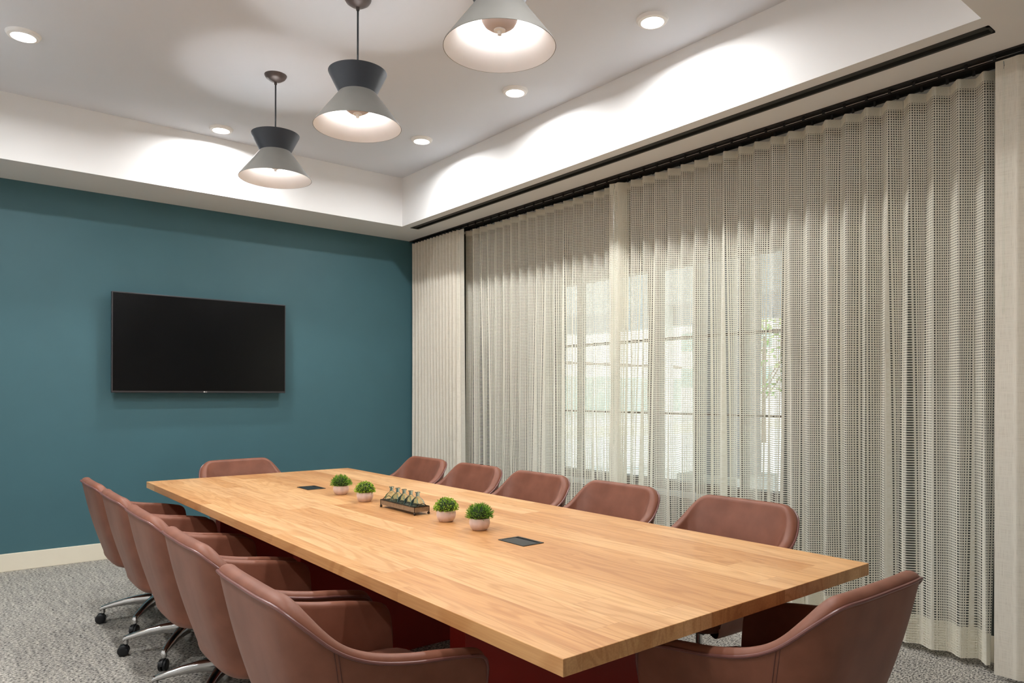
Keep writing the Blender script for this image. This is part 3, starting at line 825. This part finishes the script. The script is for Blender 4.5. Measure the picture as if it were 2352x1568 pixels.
def cushion_bm():
    bm = bmesh.new(); rs = []
    for sc, z in ((.5, .372), (.90, .374), (.95, .384), (1.0, .43), (.997, .460), (.975, .476), (.92, .484), (.6, .489), (.1, .490)):
        r = []
        for i in range(48):
            a = 2 * PI * i / 48; c, s = math.cos(a), math.sin(a); e = 6.0
            k = (abs(c) ** e + abs(s) ** e) ** (-1 / e)
            r.append((.032 + .240 * sc * c * k, .236 * sc * s * k, z))
        rs.append(r)
    rings(bm, rs, cap0=True, cap1=True)
    return bm

def seam_bm(sgn):
    bm = bmesh.new()
    idx = min(range(len(full)), key=lambda i: abs(full[i][4] - .712) + (0 if full[i][1] * sgn > 0 else 9))
    for off in (-1, 1):
        pts = []
        n, nv = full[idx], NRM[idx]
        tdir = (surf(full[idx + 1], .6) - surf(full[idx - 1], .6)).normalized()
        for k in range(14):
            z = n[4] - .004 - (n[4] - .43) * k / 13
            bul = .010 * math.sin(PI * (n[4] - z) / (n[4] - .415))
            pts.append(surf(n, z) + nv * (bul + .0004) + tdir * off * .0045)
        tube(bm, pts, .0012, 5)
    return bm

def leg_bm():
    bm = bmesh.new(); rs = []
    for x, zt, zb, w in ((.020, .150, .085, .028), (.06, .150, .090, .0255), (.12, .144, .094, .0225), (.18, .133, .093, .0195), (.24, .118, .087, .0170), (.285, .105, .080, .0150), (.300, .098, .076, .0135), (.308, .090, .072, .011)):
        zm = (zt + zb) / 2; hh = (zt - zb) / 2; r = []
        for i in range(14):
            a = 2 * PI * i / 14; c, s = math.cos(a), math.sin(a); e = 3.0
            k = (abs(c) ** e + abs(s) ** e) ** (-1 / e)
            r.append((x, w * c * k, zm + hh * s * k))
        rs.append(r)
    rings(bm, rs, cap0=True, cap1=True)
    lathe(bm, [(.0005, .100), (.0115, .099), (.0115, .060), (.0005, .060)], 14, cx=.293)
    return bm

def caster_bm():
    bm = bmesh.new()
    cx, cz, R0 = .305, .0275, .0275
    for s in (-1, 1):
        rs = []
        for yy, r in ((s * .004, .0265), (s * .006, R0), (s * .016, R0), (s * .0195, .0235), (s * .0205, .012)):
            rs.append([(cx + r * math.cos(2 * PI * i / 24), yy, cz + r * math.sin(2 * PI * i / 24)) for i in range(24)])
        rings(bm, rs, cap0=True, cap1=True)
    rs = []
    for yy, r in ((-.0045, .030), (.0045, .030)):   # hood between the wheels
        rs.append([(cx + r * math.cos(PI * i / 12), yy, cz + .002 + r * math.sin(PI * i / 12)) for i in range(13)])
    rings(bm, rs, closed=False)
    box(bm, .286, .300, -.0045, .0045, .03, .066)
    return bm

CH = thing('swivel_armchair', '', 'chair', (0, 0, 0))
link_mesh('outer_shell', chair_shell_bm(), M['leather'], CH, smooth=True, angle=70)
pad = link_mesh('inner_padding', chair_pad_bm(), M['leather'], CH, smooth=True, angle=60)
link_mesh('piping', chair_pipe_bm(), M['piping'], CH, smooth=True)
link_mesh('seat_cushion', cushion_bm(), M['leather'], CH, smooth=True, angle=70)
for sg in (-1, 1): link_mesh('seam', seam_bm(sg), M['thread'], CH, smooth=True)
bm = bmesh.new(); box(bm, -.09, .11, -.085, .085, .318, .349); box(bm, .05, .075, -.20, -.085, .330, .338); box(bm, .045, .08, -.225, -.195, .326, .342)
link_mesh('tilt_mechanism', bm, M['black'], CH, bevel=.004)
bm = bmesh.new(); lathe(bm, [(.0005, .040), (.017, .041), (.020, .046), (.020, .062), (.026, .066), (.027, .13), (.026, .215), (.020, .220), (.0145, .222), (.0145, .322)], 28); link_mesh('gas_column', bm, M['chrome'], CH, smooth=True, loc=(.025, 0, 0))
bm = bmesh.new(); lathe(bm, [(.027, .080), (.040, .084), (.042, .130), (.040, .150), (.027, .158)], 28); link_mesh('hub', bm, M['chrome'], CH, smooth=True, loc=(.025, 0, 0))
for k in range(5):
    a = PI / 2 + k * 2 * PI / 5
    lg = link_mesh('leg', leg_bm(), M['chrome'], CH, smooth=True, angle=50); lg.rotation_euler = (0, 0, a); lg.location = (.025, 0, 0)
    cs = link_mesh('caster', caster_bm(), M['black'], lg, smooth=True)
    cs.rotation_euler = (0, 0, 0)

CHAIRS = [
    # x, y, facing, label, group
    (0.980, 1.930, 0, 'brown leather armchair, nearest the camera of the row facing the curtains', 'L'),
    (1.000, 2.665, 0, 'brown leather armchair, second from the camera in the row facing the curtains', 'L'),
    (1.000, 3.335, 0, 'brown leather armchair, middle of the row facing the curtains', 'L'),
    (1.005, 3.995, 0, 'brown leather armchair, second from the teal wall in the row facing the curtains', 'L'),
    (1.005, 4.655, 0, 'brown leather armchair, closest to the teal wall in the row facing the curtains', 'L'),
    (2.645, 1.940, PI, 'brown leather armchair with its back to the curtains, nearest the camera', 'R'),
    (2.635, 2.710, PI, 'brown leather armchair with its back to the curtains, second from the camera', 'R'),
    (2.630, 3.390, PI, 'brown leather armchair with its back to the curtains, middle of its row', 'R'),
    (2.630, 4.050, PI, 'brown leather armchair with its back to the curtains, second from the teal wall', 'R'),
    (2.635, 4.730, PI, 'brown leather armchair with its back to the net curtain, closest to the teal wall', 'R'),
    (1.785, 5.175, -PI / 2 + .08, 'brown leather armchair at the table end below the television', None),
    (1.930, 1.190, PI / 2, 'brown leather armchair at the near end of the table, back to the camera', None)]
for k, (x, y, a, lab, g) in enumerate(CHAIRS):
    o = CH if k == 0 else copy_tree(CH)
    o.location = (x, y, 0); o.rotation_euler = (0, 0, a); o['label'] = lab
    if g == 'R':
        for c in o.children:
            if c.name.startswith('leg'): c.rotation_euler.z += math.radians(18)
    if g: o['group'] = 'armchairs facing the curtains' if g == 'L' else 'armchairs with backs to the curtains'
    elif 'group' in o: del o['group']

# ------------------------------------------------------------------ outside the window
bm = bmesh.new(); box(bm, XW + .3, 60, -25, 60, -.35, -.16)
struct('ground_outside', bm, M['asphalt'], label='pale driveway outside the window', cat='ground')
bm = bmesh.new(); box(bm, XW + .3, 7.6, -6, 18, -.16, -.02)
struct('sidewalk_outside', bm, M['concrete'], label='pale concrete walk beside the building', cat='sidewalk')
bm = bmesh.new(); box(bm, 10, 60, 17.6, 18.8, -.16, .22)
tag(link_mesh('planting_strip', bm, M['grass']), 'dry grass strip in front of the white building', 'lawn', kind='structure')
# entrance canopy
t = thing('entrance_canopy', 'grey flat entrance canopy outside the window', 'canopy', (7.5, 6, 0))
bm = bmesh.new(); box(bm, -3.0, 4.3, -11, 6.2, 3.15, 3.5); link_mesh('deck', bm, M['canopy'], t)
bm = bmesh.new(); box(bm, 4.3, 4.5, -11, 6.4, 2.75, 3.6); box(bm, -3.0, 4.3, 6.2, 6.4, 2.75, 3.6); link_mesh('fascia', bm, M['canopy'], t)
bm = bmesh.new(); box(bm, -1.2, -1.05, -3.2, -2.0, 3.13, 3.15); link_mesh('strip_light', bm, M['striplight'], t)
bm = bmesh.new(); box(bm, -1.20, -.70, -1.75, -1.25, .50, 3.15); link_mesh('pillar', bm, M['colgrey'], t)
bm = bmesh.new(); box(bm, -1.32, -.58, -1.87, -1.13, -.02, .50); link_mesh('pillar_base', bm, M['concrete'], t)
bm = bmesh.new(); box(bm, 3.9, 4.25, 3.35, 3.7, -.16, 3.15); link_mesh('pillar', bm, M['stucco'], t)
# white commercial building
t = thing('white_building', 'low white building with green glazing across the driveway', 'building', (20, 20, -.16))
bm = bmesh.new(); box(bm, -8, 5.7, 0, 7, .9, 4.58); box(bm, -8, 5.7, .4, 7, 0, .9); link_mesh('wall', bm, M['stucco'], t)
bm = bmesh.new(); box(bm, -8, 5.7, -.03, .0, 2.66, 2.76); link_mesh('band', bm, M['bldband'], t)
for k in range(6):
    bm = bmesh.new(); box(bm, -7.8 + k * 2.25, -5.65 + k * 2.25, -.06, 0, .8, 2.2); link_mesh('glazing', bm, M['bldglass'], t)
# second building, farther along the road
t = thing('office_building', 'taller white building at the right of the window view', 'building', (38, 22, -.16))
bm = bmesh.new(); box(bm, 0, 10, -12, 14, 0, 7.2); link_mesh('wall', bm, M['stucco'], t)
for zq in (2.0, 4.3):
    for k in range(6):
        bm = bmesh.new(); box(bm, -.06, 0, -11 + k * 4, -8.2 + k * 4, zq, zq + 1.2); link_mesh('glazing', bm, M['bldglass'], t)
def tree(x, y, h, rad, lab, seed, n=700, ls=.22):
    r = random.Random(seed)
    t = thing('tree', lab, 'tree', (x, y, -.16), group='trees outside the window')
    bm = bmesh.new(); tube(bm, [(0, 0, 0), (.05, .03, h * .35), (0, .05, h * .7)], [.05 * rad + .03, .04 * rad + .02, .02], 8)
    for k in range(5):
        a = r.uniform(0, 6.28); tube(bm, [(0, .03, h * (.3 + .06 * k)), (rad * .6 * math.cos(a), rad * .6 * math.sin(a), h * (.5 + .07 * k))], .015 * rad + .006, 5)
    link_mesh('trunk', bm, M['bark'], t, smooth=True)
    bm = bmesh.new()
    for k in range(n):
        d = Vector((r.gauss(0, 1), r.gauss(0, 1), r.gauss(0, 1))).normalized() * r.uniform(.45, 1) ** .6
        c = Vector((d.x * rad, d.y * rad, h * .66 + d.z * h * .36))
        a = Vector((r.gauss(0, 1), r.gauss(0, 1), r.gauss(0, 1))).normalized(); b = a.cross(Vector((r.gauss(0, 1), r.gauss(0, 1), r.gauss(0, 1)))).normalized()
        s = ls * r.uniform(.6, 1.2)
        bm.faces.new([bm.verts.new(c + a * s), bm.verts.new(c + b * s * .5), bm.verts.new(c - a * s), bm.verts.new(c - b * s * .5)])
    link_mesh('crown', bm, M['leaftree'], t)
tree(24.5, 33, 9.0, 3.4, 'leafy tree rising behind the low white building, at its near end', 21)
tree(31.0, 32, 8.5, 3.2, 'leafy tree rising behind the far corner of the low white building', 22)
tree(20.0, 12.4, 4.2, 1.0, 'slender young tree beside the driveway, at the right of the window', 23, 420, .10)
